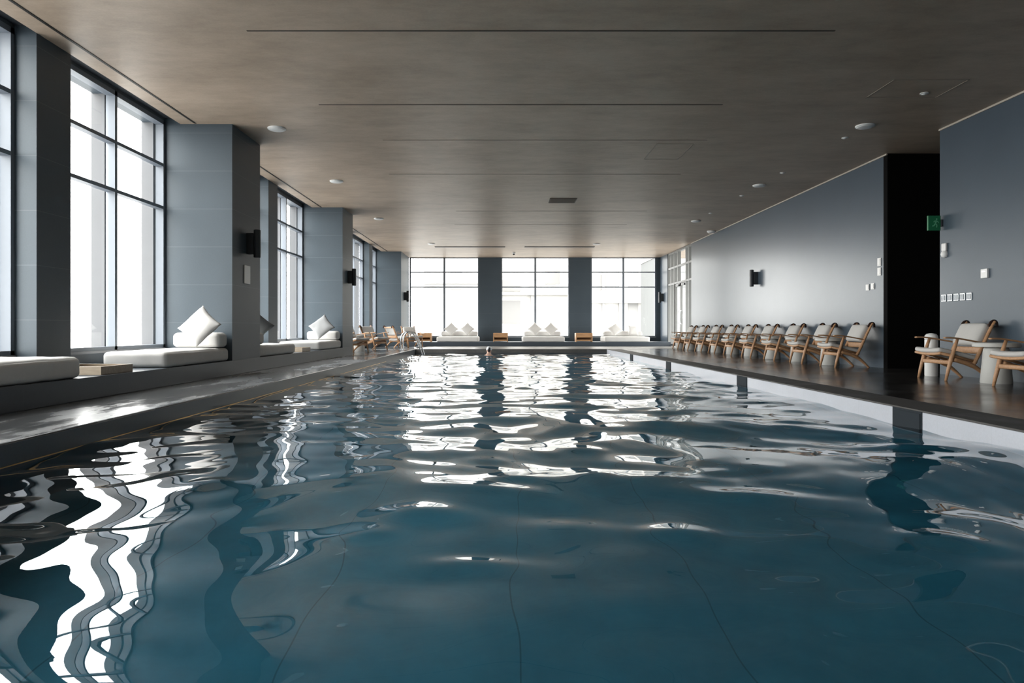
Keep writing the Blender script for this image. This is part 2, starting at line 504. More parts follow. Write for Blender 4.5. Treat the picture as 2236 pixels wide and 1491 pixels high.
def access_panel(x, y, sx, sy, l):
    bm = BM()
    for a in ((x - sx, x + sx, y - sy, y - sy + .012), (x - sx, x + sx, y + sy - .012, y + sy), (x - sx, x - sx + .012, y - sy, y + sy), (x + sx - .012, x + sx, y - sy, y + sy)):
        add_box(bm, *a, CEIL - .004, CEIL - .0005)
    o = link('ceiling_access_panel', bm, plain('plaster bead', (.34, .29, .24), .7)); tag(o, l, 'panel')
access_panel(2.75, 11.45, .3, .5, 'flush ceiling access panel in the middle of the ceiling')
access_panel(5.1, 8.45, .45, .32, 'flush ceiling access panel around the nearest right downlight')

# ------------------------------------------------------------------ windows
nwin = [0]
def portal(loc, rot, sx, sy):
    L = bpy.data.lights.new('daylight portal', 'AREA'); L.shape = 'RECTANGLE'; L.size = sx; L.size_y = sy
    L.cycles.is_portal = True
    o = bpy.data.objects.new('daylight_portal', L); COL.objects.link(o); o.location = loc; o.rotation_euler = rot

def left_window(y0, y1, label):
    nwin[0] += 1
    w = thing('window_%d' % nwin[0], label, 'window', (XW, 0, .40), kind='structure')
    z0, z1 = .0, CEIL + .04 - .40
    d0, d1 = -.115, 0.
    t = .055; ym = (y0 + y1) / 2
    bm = BM()
    add_box(bm, d0, d1, y0, y0 + t, z0, z1); add_box(bm, d0, d1, y1 - t, y1, z0, z1)
    add_box(bm, d0, d1, y0, y1, z0, z0 + .05); add_box(bm, d0, d1, y0, y1, z1 - .06, z1)
    add_box(bm, d0, d1, ym - t / 2, ym + t / 2, z0, z1)
    for z in (3.035, 2.42): add_box(bm, d0 + .01, d1 - .004, y0 + .02, y1 - .02, z - .40 - .022, z - .40 + .022)
    link('window_frame', bm, M['frame'], w)
    zs = [z0 + .05, 2.42 - .40, 3.035 - .40, z1 - .06]
    for a, b_ in ((y0 + t, ym - t / 2), (ym + t / 2, y1 - t)):
        for p, q in zip(zs, zs[1:]):
            bm = BM(); add_quad(bm, [(-.085, a - .01, p), (-.085, b_ + .01, p), (-.085, b_ + .01, q), (-.085, a - .01, q)])
            link('pane', bm, M['glass'], w)
    bm = BM(); add_box(bm, -.05, .012, y0, y1, -.025, .006, bev=.003)
    link('window_sill', bm, M['sill'], w)
    bm = BM()
    for y in (ym, y1 - .06): add_box(bm, -.30, -.13, y - .03, y + .05, -.3, z1 + .1)
    link('outer_fin', bm, M['fin'], w)
    portal((XW + .02, (y0 + y1) / 2, (.40 + CEIL) / 2), (0, -PI / 2, 0), CEIL - .40, y1 - y0)
LW = [(-2.53, .03, None), (.57, 3.12, None), (4.25, 6.85, 'tall left window at the edge of the picture'),
      (7.39, 9.9, 'large left window behind the nearest daybed with the cushion'),
      (11.03, 13.6, 'left window hidden behind the nearest slate column'), (14.15, 16.68, 'left window between the two slate columns'),
      (17.8, 20.6, 'left window hidden behind the second slate column'), (21.15, 23.8, 'left window behind the far lounge chairs'),
      (24.35, 26.2, 'last narrow left window before the corner column')]
for a, b_, l in LW: left_window(a, b_, l or 'left window behind the viewpoint')

def back_window(x0, x1, label):
    nwin[0] += 1
    w = thing('window_%d' % nwin[0], label, 'window', (0, YB, .34), kind='structure')
    t = .05; xm = (x0 + x1) / 2; z1 = CEIL - .34
    bm = BM()
    add_box(bm, x0, x0 + t, 0, .11, 0, z1); add_box(bm, x1 - t, x1, 0, .11, 0, z1); add_box(bm, xm - .04, xm + .04, 0, .11, 0, z1)
    add_box(bm, x0, x1, 0, .11, 0, .04); add_box(bm, x0, x1, 0, .11, z1 - .03, z1)
    for z in (3.03, 2.41): add_box(bm, x0 + .02, x1 - .02, .004, .10, z - .34 - .024, z - .34 + .024)
    link('window_frame', bm, M['frame'], w)
    zs = [.04, 2.41 - .34, 3.03 - .34, z1 - .03]
    for a, b_ in ((x0 + t, xm - .04), (xm + .04, x1 - t)):
        for p, q in zip(zs, zs[1:]):
            bm = BM(); add_quad(bm, [(a - .01, .08, p), (b_ + .01, .08, p), (b_ + .01, .08, q), (a - .01, .08, q)])
            link('pane', bm, M['glass'], w)
    bm = BM(); add_box(bm, x0, x1, -.015, .03, -.03, .006, bev=.003); link('window_sill', bm, M['sill'], w)
    portal((xm, YB - .03, .34 + z1 / 2), (-PI / 2, 0, 0), x1 - x0, z1)
back_window(XC + .02, -1.03, 'left of the three far windows'); back_window(-.11, 2.735, 'middle of the three far windows'); back_window(3.62, 6.34, 'right of the three far windows')

# glazed screen with double door in the right wall
nwin[0] += 1
w = thing('window_%d' % nwin[0], 'pale framed glazed screen at the far end of the right wall', 'window', (XR, 0, 0), kind='structure')
ys = [GY0, 24.06, 24.47, 26.14, 26.64, GY1]
bm = BM()
for y in ys: add_box(bm, .02, .14, y - .03, y + .03, 0, CEIL)
add_box(bm, .02, .14, 25.57, 25.63, 2.41, CEIL)
for z in (2.41, 3.03, CEIL - .04): add_box(bm, .025, .135, GY0, GY1, z - .035, z + .035)
for a, b_ in ((GY0, 24.47), (26.14, GY1)): add_box(bm, .025, .135, a, b_, 0, .08)
link('window_frame', bm, M['frame_pale'], w)
for a, b_ in zip(ys, ys[1:]):
    for p, q in ((0, 2.41), (2.41, 3.03), (3.03, CEIL)):
        if (a, p) == (24.47, 0): continue
        bm = BM(); add_quad(bm, [(.08, a, p), (.08, b_, p), (.08, b_, q), (.08, a, q)]); link('pane', bm, M['glass'], w)
portal((XR - .02, (GY0 + GY1) / 2, CEIL / 2), (0, PI / 2, 0), CEIL, GY1 - GY0)
for i, (a, b_) in enumerate(((24.50, 25.29), (25.32, 26.11))):
    d = thing('door_%d' % (i + 1), ['near', 'far'][i] + ' leaf of the glass door beside the chair row', 'door', (XR, 0, 0), kind='structure')
    bm = BM()
    add_box(bm, .05, .11, a, a + .07, .01, 2.37); add_box(bm, .05, .11, b_ - .07, b_, .01, 2.37)
    add_box(bm, .05, .11, a, b_, .01, .12); add_box(bm, .05, .11, a, b_, 2.27, 2.37)
    link('door_frame', bm, M['frame_pale'], d)
    bm = BM(); add_quad(bm, [(.08, a + .06, .1), (.08, b_ - .06, .1), (.08, b_ - .06, 2.3), (.08, a + .06, 2.3)]); link('pane', bm, M['glass'], d)
    hy = b_ - .10 if i == 0 else a + .10
    bm = BM(); add_sweep(bm, [(.05, hy, .85), (.0, hy, .87), (-.01, hy, 1.0), (-.01, hy, 1.2), (.0, hy, 1.33), (.05, hy, 1.35)], [(.012, .012)] * 6, up=(0, 1, 0), seg=8)
    link('door_handle', bm, M['chrome'], d, True)
    bm = BM(); add_box(bm, -.0, .05, a + .1, a + .38, 2.26, 2.33, bev=.006); link('door_closer', bm, M['black_metal'], d)

# ------------------------------------------------------------------ water
xs = np.linspace(PX0 + .007, PX1 - .002, 270)
yl = [PY0]
yl = [PY0 + .002]
while yl[-1] < PY1 - .004:
    yl.append(yl[-1] + .02 + .0018 * max(0, yl[-1]))
yl[-1] = PY1 - .002; ysw = np.array(yl)
X, Y = np.meshgrid(xs, ysw)
rng = np.random.default_rng(11)
Z = np.zeros_like(X)
wx = X + .22 * np.sin(.9 * Y + .7 * X + 1) + .12 * np.sin(1.9 * X - 1.3 * Y)
wy = Y + .22 * np.sin(.8 * X - .6 * Y + 2) + .12 * np.sin(1.5 * Y + 1.7 * X)
for k in range(90):
    lam = .24 * (2.6 / .24) ** rng.random()
    th = rng.normal(PI / 2, .95)
    kk = 2 * PI / lam
    slope = .0146 * (1.0 if lam > .5 else (lam / .5) ** .8)
    amp = slope / kk
    ph = rng.random() * 2 * PI
    env = .65 + .35 * np.sin(.35 * X * rng.normal() + .3 * Y * rng.normal() + ph)
    Z += amp * env * np.sin(kk * (math.cos(th) * wx + math.sin(th) * wy) + ph)
# steeper local humps added so the surface catches glints of the far windows
humps = [(-.34, 3.04), (-.15, 2.41), (-.16, 3.49), (.05, 3.75), (.71, 2.80), (-.54, 2.78), (-1.49, 3.53), (.54, 3.86), (.83, 3.75), (1.7, 2.6), (1.2, 3.3)]
humps += [(rng.uniform(-2.6, 3.1), rng.uniform(3.6, 11)) for _ in range(60)]
for q, (hx, hy) in enumerate(humps):
    a, sx, sy = rng.uniform(.008, .013), rng.uniform(.13, .24), rng.uniform(.10, .14)
    if q < 11: a = rng.uniform(.017, .021)
    Z += a * np.exp(-((X - hx) / sx) ** 2 - ((Y - hy + .3 * (X - hx) * rng.normal() * .4) / sy) ** 2)
V = np.stack([X, Y, WZ + Z], -1).reshape(-1, 3)
ny, nx = X.shape
idx = np.arange(ny * nx).reshape(ny, nx)
F = np.stack([idx[:-1, :-1], idx[:-1, 1:], idx[1:, 1:], idx[1:, :-1]], -1).reshape(-1, 4)
me = bpy.data.meshes.new('pool_water')
me.vertices.add(len(V)); me.vertices.foreach_set('co', V.astype(np.float32).ravel())
me.loops.add(F.size); me.loops.foreach_set('vertex_index', F.astype(np.int32).ravel())
me.polygons.add(len(F)); me.polygons.foreach_set('loop_start', np.arange(0, F.size, 4, dtype=np.int32)); me.polygons.foreach_set('loop_total', np.full(len(F), 4, dtype=np.int32))
me.polygons.foreach_set('use_smooth', np.ones(len(F), dtype=bool))
me.update(); me.validate(); me.materials.append(M['water'])
o = bpy.data.objects.new('pool_water', me); COL.objects.link(o)
tag(o, 'rippled clear teal water filling the indoor pool', 'water', kind='stuff')

bm = BM(); add_sweep(bm, [(PX0 + .010, PY0, WZ + .012), (PX0 + .010, 17, WZ + .012)], [(.004, .004)] * 2, seg=6)  # glint along the water edge, modelled as a golden bar
tag(link('waterline_glint', bm, M['gold_glint']), 'golden waterline glint on the left pool wall, built as a strip', 'trim')
for i, y in enumerate((5.8, 9.82, 14.2, 18.3)):
    s = thing('skimmer', 'dark rectangular skimmer opening in the right pool wall, %s from the viewpoint' % ORD[i], 'skimmer', (PX1, y, 0), group='skimmers in the right pool wall')
    bm = BM(); add_box(bm, -.006, .03, -.21, .21, -.30, -.012); link('surround', bm, M['skimmer'], s)
    bm = BM(); add_box(bm, -.011, -.004, -.19, .19, -.29, -.03); link('flap', bm, M['skimmer'], s)

# ------------------------------------------------------------------ ceiling fittings
def disc(x, y, r, label, group):
    t = thing('ceiling_speaker', label, 'speaker', (x, y, CEIL), group=group)
    bm = BM(); add_lathe(bm, [(r, 0.), (r, -.012), (r * .96, -.02), (r * .9, -.022)], 36); link('rim', bm, M['white'], t, 'auto')
    bm = BM(); add_lathe(bm, [(r * .9, -.021), (r * .8, -.03), (r * .4, -.036), (.002, -.037)], 36); link('grille', bm, M['white'], t, True)
LSP = ['beside the nearest slate column', 'before the second slate column', 'beyond the second slate column', 'before the left far window']
for (x, y), l in zip([(-3.36, 10.1), (-3.36, 13.7), (-3.36, 18.35), (-2.52, 23.76)], LSP):
    disc(x, y, .132, 'round white ceiling speaker on the left side, ' + l, 'round ceiling speakers')
for i, (x, y) in enumerate([(5.28, 9.97), (5.28, 14.1), (5.28, 18.75), (3.24, 23.8)]):
    disc(x, y, .132, 'round white ceiling speaker on the right side, %s from the viewpoint' % ORD[i], 'round ceiling speakers')
for i, y in enumerate((8.6, 10.6, 12.97, 15.2, 17.5)):
    t = thing('ceiling_downlight', 'small ceiling downlight on the right side, %s from the viewpoint' % ORD[i], 'light', (5.3, y, CEIL), group='small ceiling downlights')
    bm = BM(); add_lathe(bm, [(.05, 0), (.05, -.008), (.036, -.012)], 24); link('trim_ring', bm, M['white'], t, 'auto')
    bm = BM(); add_lathe(bm, [(.036, -.011), (.02, -.02), (.002, -.024)], 20); link('lens', bm, M['offwhite'], t, True)
t = thing('ceiling_detector', 'white box detector on the ceiling by the top of the right wall', 'detector', (6.3, 20.7, CEIL))
bm = BM(); add_lathe(bm, [(.13, 0), (.13, -.03), (.1, -.06), (.03, -.07)], 28); link('housing', bm, M['white'], t, 'auto')
t = thing('ceiling_camera', 'small white dome camera on the ceiling before the middle far window', 'camera', (.39, 26.5, CEIL))
bm = BM(); add_lathe(bm, [(.065, 0), (.065, -.035), (.058, -.05), (.05, -.055)], 24); link('housing', bm, M['white'], t, 'auto')
bm = BM(); add_lathe(bm, [(.046, -.054), (.042, -.08), (.026, -.098), (.004, -.105)], 24); link('lens_dome', bm, M['dark_glass'], t, True)

# ------------------------------------------------------------------ wall fittings
def sconce(loc, rotz, label):
    """back plate on a wall whose outward normal is local +X"""
    t = thing('wall_sconce', label, 'sconce', loc, rotz, 'black wall sconces')
    bm = BM(); add_box(bm, 0, .105, -.055, .055, -.16, .16, bev=.006); link('body', bm, M['black_metal'], t)
    bm = BM(); add_lathe(bm, [(.045, -.215), (.052, -.208), (.052, .208), (.045, .215)], 24, (.145, 0, 0)); link('tube', bm, M['black_metal'], t, 'auto')
sconce((XC, 10.5, 1.98), 0, 'black wall sconce above the white plate on the nearest left column')
sconce((XC, 17.3, 1.98), 0, 'black wall sconce on the second left column')
sconce((XC, 27.0, 1.96), 0, 'black wall sconce on the far left corner column')
sconce((XR, 17.5, 1.97), PI, 'black wall sconce on the right wall above the chair row')
sconce((XR, 27.8, 1.95), PI, 'black wall sconce at the far right corner past the glazed screen')
bm = BM(); add_box(bm, XC, XC + .012, 10.34, 10.58, 1.36, 1.64, bev=.003)
tag(link('wall_plate', bm, M['offwhite']), 'plain white rectangular plate below the sconce on the nearest left column', 'plate')

def switch(y, z, s, label, group=None, mat='offwhite', name='wall_switch', h=None):
    t = thing(name, label, 'switch', (XR, y, z), PI, group)
    h = h or s
    bm = BM(); add_box(bm, 0, .012, -s / 2, s / 2, -h / 2, h / 2, bev=.004); link('plate', bm, M[mat], t)
    bm = BM(); add_box(bm, .010, .020, -s * .36, s * .36, -h * .36, h * .36, bev=.003); link('rocker', bm, M[mat] if mat != 'brushed' else M['rocker'], t)
switch(11.80, 1.826, .11, 'upper of two white wall plates stacked beside the black opening', 'plates by the black opening', h=.14)
switch(11.80, 1.66, .11, 'lower of two white wall plates stacked beside the black opening', 'plates by the black opening', h=.14)
switch(12.18, 1.41, .11, 'white wall switch above chair nearest the black opening, farther of the pair', 'white wall switches')
switch(12.01, 1.42, .11, 'white wall switch above chair nearest the black opening, nearer of the pair', 'white wall switches')
for k in range(5):
    switch(10.07 - .137 * k, 1.124, .105, 'steel switch in the row of five, %s from the black opening' % ORD[k], 'row of five steel switches', 'brushed')
t = thing('motion_sensor', 'small white two lobed sensor on the near right wall below exit sign', 'sensor', (XR, 10.04, 1.82), PI)
bm = BM(); add_box(bm, 0, .035, -.05, .05, -.005, .11, bev=.012); link('housing', bm, M['offwhite'], t)
bm = BM(); add_lathe(bm, [(.006, -.054), (.04, -.042), (.052, 0), (.04, .042), (.006, .054)], 20, (.012, 0, -.05)); link('lens_dome', bm, M['white'], t, True)
t = thing('wall_thermostat', 'white square thermostat on the near right wall above the nearest full chair', 'thermostat', (XR, 9.2, 1.417), PI)
bm = BM(); add_box(bm, 0, .03, -.062, .062, -.062, .062, bev=.005); link('housing', bm, M['white'], t)
bm = BM(); add_box(bm, .029, .032, -.03, .03, .018, .036); link('display', bm, M['brushed'], t)
t = thing('exit_sign', 'green exit sign projecting from the right wall at the black opening', 'sign', (XR, 10.12, 2.237), PI)
bm = BM(); add_box(bm, .03, .215, -.016, .016, -.11, .11, bev=.004); link('panel', bm, M['green'], t)
bm = BM(); add_box(bm, 0, .03, -.03, .03, -.05, .05, bev=.004); link('bracket', bm, M['black_metal'], t)
bm = BM()     # running figure, faces the pool user (local +Y is world -Y after the half turn)
def lim(p, q, r=.007): add_sweep(bm, [(p[0], .0175, p[1]), (q[0], .0175, q[1])], [(r, .002)] * 2, up=(0, 1, 0), seg=8)
bmesh.ops.create_uvsphere(bm, u_segments=10, v_segments=6, radius=.012, matrix=Matrix.Translation((.088, .0175, .058)) @ Matrix.Diagonal((1, .2, 1, 1)))
lim((.092, .04), (.108, -.01), .011); lim((.095, .034), (.070, .02)); lim((.070, .02), (.062, .0)); lim((.098, .03), (.122, .03)); lim((.122, .03), (.132, .012))
lim((.108, -.01), (.085, -.03), .009); lim((.085, -.03), (.09, -.065), .008); lim((.11, -.01), (.13, -.04), .009); lim((.13, -.04), (.155, -.045), .008)
link('pictogram', bm, M['green_pale'], t)

# ------------------------------------------------------------------ daybeds, bolsters, cushions, trays
def mattress(x0, x1, y0, y1, z0, z1, label, seed=0, crown=.012):
    o = thing('daybed_mattress', label, 'daybed', ((x0 + x1) / 2, (y0 + y1) / 2, z0), 0, 'daybed mattresses')
    bm = BM(); soft_box(bm, x1 - x0, y1 - y0, z1 - z0, .05, 20, crown, .006, (0, 0, (z1 - z0) / 2), seed=seed)
    ob = link('cover', bm, M['linen'], o, True)
    bm = BM()
    hx, hy = (x1 - x0) / 2 - .018, (y1 - y0) / 2 - .018
    zz = (z1 - z0) - .018
    ring = [(-hx + .05, -hy, zz), (hx - .05, -hy, zz), (hx, -hy + .05, zz), (hx, hy - .05, zz), (hx - .05, hy, zz), (-hx + .05, hy, zz), (-hx, hy - .05, zz), (-hx, -hy + .05, zz), (-hx + .05, -hy, zz)]
    add_sweep(bm, ring, [(.005, .005)] * 9, seg=6); link('piping', bm, M['linen'], o, True)
    return o
def bolster(x0, x1, y0, y1, z0, z1, label, seed=0):
    o = thing('daybed_bolster', label, 'bolster', ((x0 + x1) / 2, (y0 + y1) / 2, z0), 0, 'daybed bolsters')
    bm = BM(); soft_box(bm, x1 - x0, y1 - y0, z1 - z0, .055, 14, .012, .005, (0, 0, (z1 - z0) / 2), seed=seed)
    link('cover', bm, M['linen'], o, True); return o
def cushion(loc, s, t, rotz, lean, roll, label, mat='linen', seed=0):
    o = tag(bpy.data.objects.new('scatter_cushion', None), label, 'cushion', 'scatter cushions')
    bpy.data.objects.remove(o)
    bm = BM(); pillow(bm, s, t, 18, seed)
    ob = link('scatter_cushion', bm, M[mat], None, True)
    ob.matrix_world = Matrix.Translation(loc) @ Matrix.Rotation(rotz, 4, 'Z') @ Matrix.Rotation(lean, 4, 'X') @ Matrix.Rotation(roll, 4, 'Y')
    return tag(ob, label, 'cushion', 'scatter cushions')
def tray(x0, x1, y0, y1, z0, label):
    o = thing('wooden_tray', label, 'tray', ((x0 + x1) / 2, (y0 + y1) / 2, z0), 0, 'low wooden trays on the bench')
    hx, hy, h, t = (x1 - x0) / 2, (y1 - y0) / 2, .085, .022
    bm = BM(); add_box(bm, -hx + .01, hx - .01, -hy + .01, hy - .01, .012, .03); link('base', bm, M['teak'], o)
    for a in ((-hx, hx, -hy, -hy + t), (-hx, hx, hy - t, hy), (-hx, -hx + t, -hy + t, hy - t), (hx - t, hx, -hy + t, hy - t)):
        bm = BM(); add_box(bm, *a, 0, h, bev=.003); link('side_panel', bm, M['teak'], o)

mattress(-4.86, -3.97, 4.4, 6.42, BZ, .405, 'white daybed mattress cut by the left edge of picture', 1)
tray(-4.58, -4.0, 6.78, 7.36, BZ, 'low wooden tray table between the two nearest daybeds')
mattress(-4.72, -3.97, 8.02, 9.86, BZ, .395, 'white daybed mattress below the big left window, before the nearest column', 2)
bolster(-4.64, -3.99, 9.55, 9.87, .412, .61, 'white bolster against the nearest left column', 2)
cushion((-4.13, 9.26, .705), .45, .16, math.radians(-8), math.radians(-24), math.radians(40), 'white square cushion on its corner at the nearest left column', seed=1)
mattress(-4.86, -3.97, 11.07, 13.0, BZ, .395, 'white daybed mattress just beyond the nearest column', 3)
bolster(-4.66, -3.99, 11.06, 11.37, .412, .61, 'white bolster half hidden behind the nearest column', 3)
cushion((-4.19, 11.52, .725), .45, .15, math.radians(6), math.radians(22), math.radians(45), 'cushion seen as a dark corner behind the nearest column', 'linen_grey', seed=4)
tray(-4.58, -4.0, 13.55, 14.12, BZ, 'low wooden tray table between the daybeds beyond the nearest column')
mattress(-4.86, -3.97, 14.72, 16.65, BZ, .395, 'white daybed mattress ending at the second left column', 5)
bolster(-4.72, -3.99, 16.33, 16.65, .412, .61, 'white bolster against the second left column', 5)
cushion((-4.27, 16.0, .72), .47, .16, math.radians(-8), math.radians(-25), math.radians(48), 'grey square cushion on its corner at the second left column', 'linen_grey', seed=6)

side = ['left', 'middle', 'right']
for i, (a, b_) in enumerate([(-2.61, -.98), (.73, 2.36), (3.92, 5.66)]):
    l = side[i] + ' of the three far windows'
    mattress(a, b_, 26.42, 27.75, BBZ, .365, 'wide white daybed mattress under the ' + l, 7 + i)
    bolster(a + .10, b_ - .08, 27.42, 27.74, .382, .57, 'long white bolster on the daybed under the ' + l, 9 + i)
for x, z, r, lean, sz, m, l in [(-2.10, .665, 45, -22, .42, 'linen', 'left diamond cushion on the daybed under the left far window'),
                          (-1.45, .665, 45, -22, .42, 'linen', 'right diamond cushion on the daybed under the left far window'),
                          (1.24, .665, 45, -22, .42, 'linen', 'left diamond cushion on the daybed under the middle far window'),
                          (1.88, .665, 46, -22, .42, 'linen', 'right diamond cushion on the daybed under the middle far window'),
                          (4.45, .645, 55, -34, .45, 'linen', 'diamond cushion slumped on the daybed under the right far window'),
                          (5.18, .605, 3, -16, .40, 'linen', 'square upright cushion on the daybed under the right far window')]:
    cushion((x, 27.25, z), sz, .15, 0, math.radians(lean), math.radians(r), l, m, seed=x)

def box_table(x0, x1, label):
    o = thing('side_table', label, 'table', ((x0 + x1) / 2, 26.72, BBZ), 0, 'wooden box side tables on the far bench')
    hx, hy, h = (x1 - x0) / 2, .22, .35
    bm = BM(); add_box(bm, -hx, hx, -hy, hy, h - .03, h, bev=.004); link('tabletop', bm, M['honey'], o)
    for s in (-1, 1):
        bm = BM(); add_box(bm, s * hx - (.035 if s > 0 else 0), s * hx + (.035 if s < 0 else 0), -hy, hy, 0, h - .03, bev=.003); link('side_panel', bm, M['honey'], o)
    bm = BM(); add_box(bm, -hx + .035, hx - .035, -hy + .01, -hy + .03, h - .17, h - .03); link('apron', bm, M['honey'], o)
    bm = BM(); add_box(bm, -hx + .035, hx - .035, -hy + .01, hy - .01, .04, .09); link('shelf', bm, M['honey'], o)
    bm = BM(); add_box(bm, -hx + .035, hx - .035, hy - .03, hy - .01, .09, h - .03); link('back_panel', bm, M['honey'], o)
box_table(-3.36, -2.82, 'wooden box side table behind the pool ladder')
box_table(-.41, .16, 'wooden box side table left of the middle far daybed')
box_table(2.80, 3.45, 'honey wood box side table left of the right far daybed')
t = thing('stool', 'small white drum stool at the left end of the far bench', 'stool', (-3.62, 26.75, BBZ))
bm = BM(); add_lathe(bm, [(.10, 0), (.115, .02), (.115, .19), (.10, .21)], 28); link('drum', bm, M['white'], t, 'auto')
def sign_stand(x, y, z, h, label):
    o = thing('sign_holder', label, 'sign holder', (x, y, z), 0, 'clear sign holders')
    bm = BM(); add_box(bm, -.1, .1, -.05, .05, 0, .008, bev=.002); link('base', bm, M['acrylic'], o)
    bm = BM(); add_box(bm, -.1, .1, -.003, .003, .008, h); link('sheet', bm, M['acrylic'], o)
    bm = BM()
    for a in (-.1, .096): add_box(bm, a, a + .004, -.005, .005, .008, h)
    add_box(bm, -.1, .1, -.005, .005, h - .004, h); link('edge', bm, M['chrome'], o)
sign_stand(.07, 26.75, BBZ + .35, .30, 'clear sign holder on the side table left of the middle far daybed')
sign_stand(2.47, 26.8, BBZ, .60, 'clear sign holder standing right of the middle far daybed')

# ------------------------------------------------------------------ lounge chair (front = local +X, floor at z = 0)
def make_chair(label, group):
    t = thing('lounge_chair', label, 'chair', group=group)
    hw = .29
    for s in (-1, 1):
        y = s * hw
        bm = BM(); add_sweep(bm, [(0, y, 0), (-.03, y, .13), (-.075, y, .30), (-.115, y, .43), (-.15, y, .535)], [(.016, .017), (.022, .024), (.026, .029), (.022, .025), (.017, .019)], up=(0, 1, 0), seg=10)
        link('front_leg', bm, M['oak'], t, True)
        bm = BM(); add_sweep(bm, catmull([(-.585, y * .93, 0), (-.50, y * .95, .085), (-.40, y * .97, .165), (-.27, y * .98, .225), (-.10, y * .98, .275)], 4), [(.016 + .013 * min(1, k / 10), .018 + .018 * min(1, k / 10)) for k in range(17)], up=(0, 1, 0), seg=10)
        link('rear_leg', bm, M['oak'], t, True)
        bm = BM(); add_sweep(bm, catmull([(-.36, y * .93, .19), (-.44, y * .93, .34), (-.53, y * .93, .54), (-.615, y * .93, .715), (-.65, y * .93, .765)], 4), [(.024 - .0004 * k, .031 - .0006 * k) for k in range(17)], up=(0, 1, 0), seg=10)
        link('back_post', bm, M['oak'], t, True)
        bm = BM(); add_sweep(bm, catmull([(.03, y * 1.06, .555), (-.05, y * 1.06, .556), (-.15, y * 1.03, .547), (-.34, y * .98, .515), (-.50, y * .95, .485)], 4), [(.026 - .0008 * k + (.006 if 1 < k < 8 else 0), .011) for k in range(17)], seg=10)
        link('armrest', bm, M['oak'], t, True)
    bm = BM(); add_sweep(bm, [(-.055, -hw, .235), (-.055, hw, .235)], [(.014, .027)] * 2, seg=10, square=.5); link('front_stretcher', bm, M['oak'], t, True)
    bm = BM()     # seat frame: curved front rail + side rails sloping back
    fr = [(.045, -.27 + .54 * k / 10, .355 - .018 * (1 - (2 * k / 10 - 1) ** 2)) for k in range(11)]
    add_sweep(bm, fr, [(.022, .019)] * 11, seg=8, square=.4)
    for s in (-1, 1): add_sweep(bm, [(.045, s * .262, .352), (-.16, s * .262, .31), (-.42, s * .262, .235)], [(.013, .018)] * 3, seg=8, square=.4)
    add_sweep(bm, [(-.41, -.262, .235), (-.41, .262, .235)], [(.013, .018)] * 2, seg=8, square=.4)
    link('seat_frame', bm, M['oak'], t, True)
    bm = BM()     # lower back rail, bowed backwards
    br = [(-.475 - .03 * (1 - (2 * k / 10 - 1) ** 2), -.265 + .53 * k / 10, .388) for k in range(11)]
    add_sweep(bm, br, [(.009, .046)] * 11, up=(0, 0, 1), seg=10, square=.6); link('back_rail', bm, M['oak'], t, True)
    bm = BM(); br = [(-.625 - .02 * (1 - (2 * k / 10 - 1) ** 2), -.265 + .53 * k / 10, .715) for k in range(11)]
    add_sweep(bm, br, [(.009, .022)] * 11, seg=10, square=.6); link('top_rail', bm, M['oak'], t, True)
    bm = BM()
    mt = Matrix.Translation((-.185, 0, .347)) @ Matrix.Rotation(math.radians(-13), 4, 'Y')
    soft_box(bm, .53, .53, .065, .028, 10, .010, .004)
    for v in bm.verts:
        v.co.z -= .018 * (1 - (v.co.y / .27) ** 2); v.co = mt @ v.co
    link('seat_cushion', bm, M['cushion'], t, True)
    bm = BM()
    mt = Matrix.Translation((-.515, 0, .597)) @ Matrix.Rotation(math.radians(-26), 4, 'Y')
    soft_box(bm, .105, .50, .315, .045, 10, 0, .004)
    for v in bm.verts:
        v.co.x += .03 * (1 - (v.co.y / .27) ** 2) * (1 - (v.co.z / .2) ** 2) - .015; v.co = mt @ v.co
    link('back_cushion', bm, M['cushion'], t, True)
    for s in (-1, 1):
        bm = BM(); y = s * .265
        add_sweep(bm, catmull([(-.575, y, .70), (-.60, y, .752), (-.64, y, .772), (-.672, y, .755), (-.68, y, .70)], 4), [(.021, .007)] * 17, up=(0, 1, 0), seg=8)
        link('head_strap', bm, M['leather'], t, True)
    return t
GR = 'oak lounge chairs along the right wall'
XF = 5.72
first = make_chair('oak lounge chair with grey cushions on near side of black opening, shown whole', GR)
first.location = (XF, 9.12, 0); first.rotation_euler = (0, 0, PI)
copy_thing(first, (XF + .02, 7.70, 0), PI + .02, 'oak lounge chair with grey cushions cut by the right edge of picture')
for k in range(9):
    y = 12.04 + 1.345 * k
    l = 'oak lounge chair with grey cushions in the long row, %s counting from the black opening' % ORD[k] if k < 8 else 'oak lounge chair with grey cushions at the far end of the long row'
    copy_thing(first, (XF + random.uniform(-.02, .02), y, 0), PI + random.uniform(-.03, .03), l)
GL = 'wooden lounge chairs by the far left windows'
for x, y, r, l in [(-3.98, 19.05, -.55, 'wooden lounge chair nearest the second left column, facing the pool'),
                   (-3.80, 21.2, -.50, 'second wooden lounge chair by the far left windows, facing the pool'),
                   (-3.62, 24.6, .75, 'wooden lounge chair by the last left window, seen from its slatted back'),
                   (-3.25, 25.2, -.95, 'wooden lounge chair in the far left corner behind the pool ladder')]:
    c = copy_thing(first, (x, y, 0), r, l); c['group'] = GL

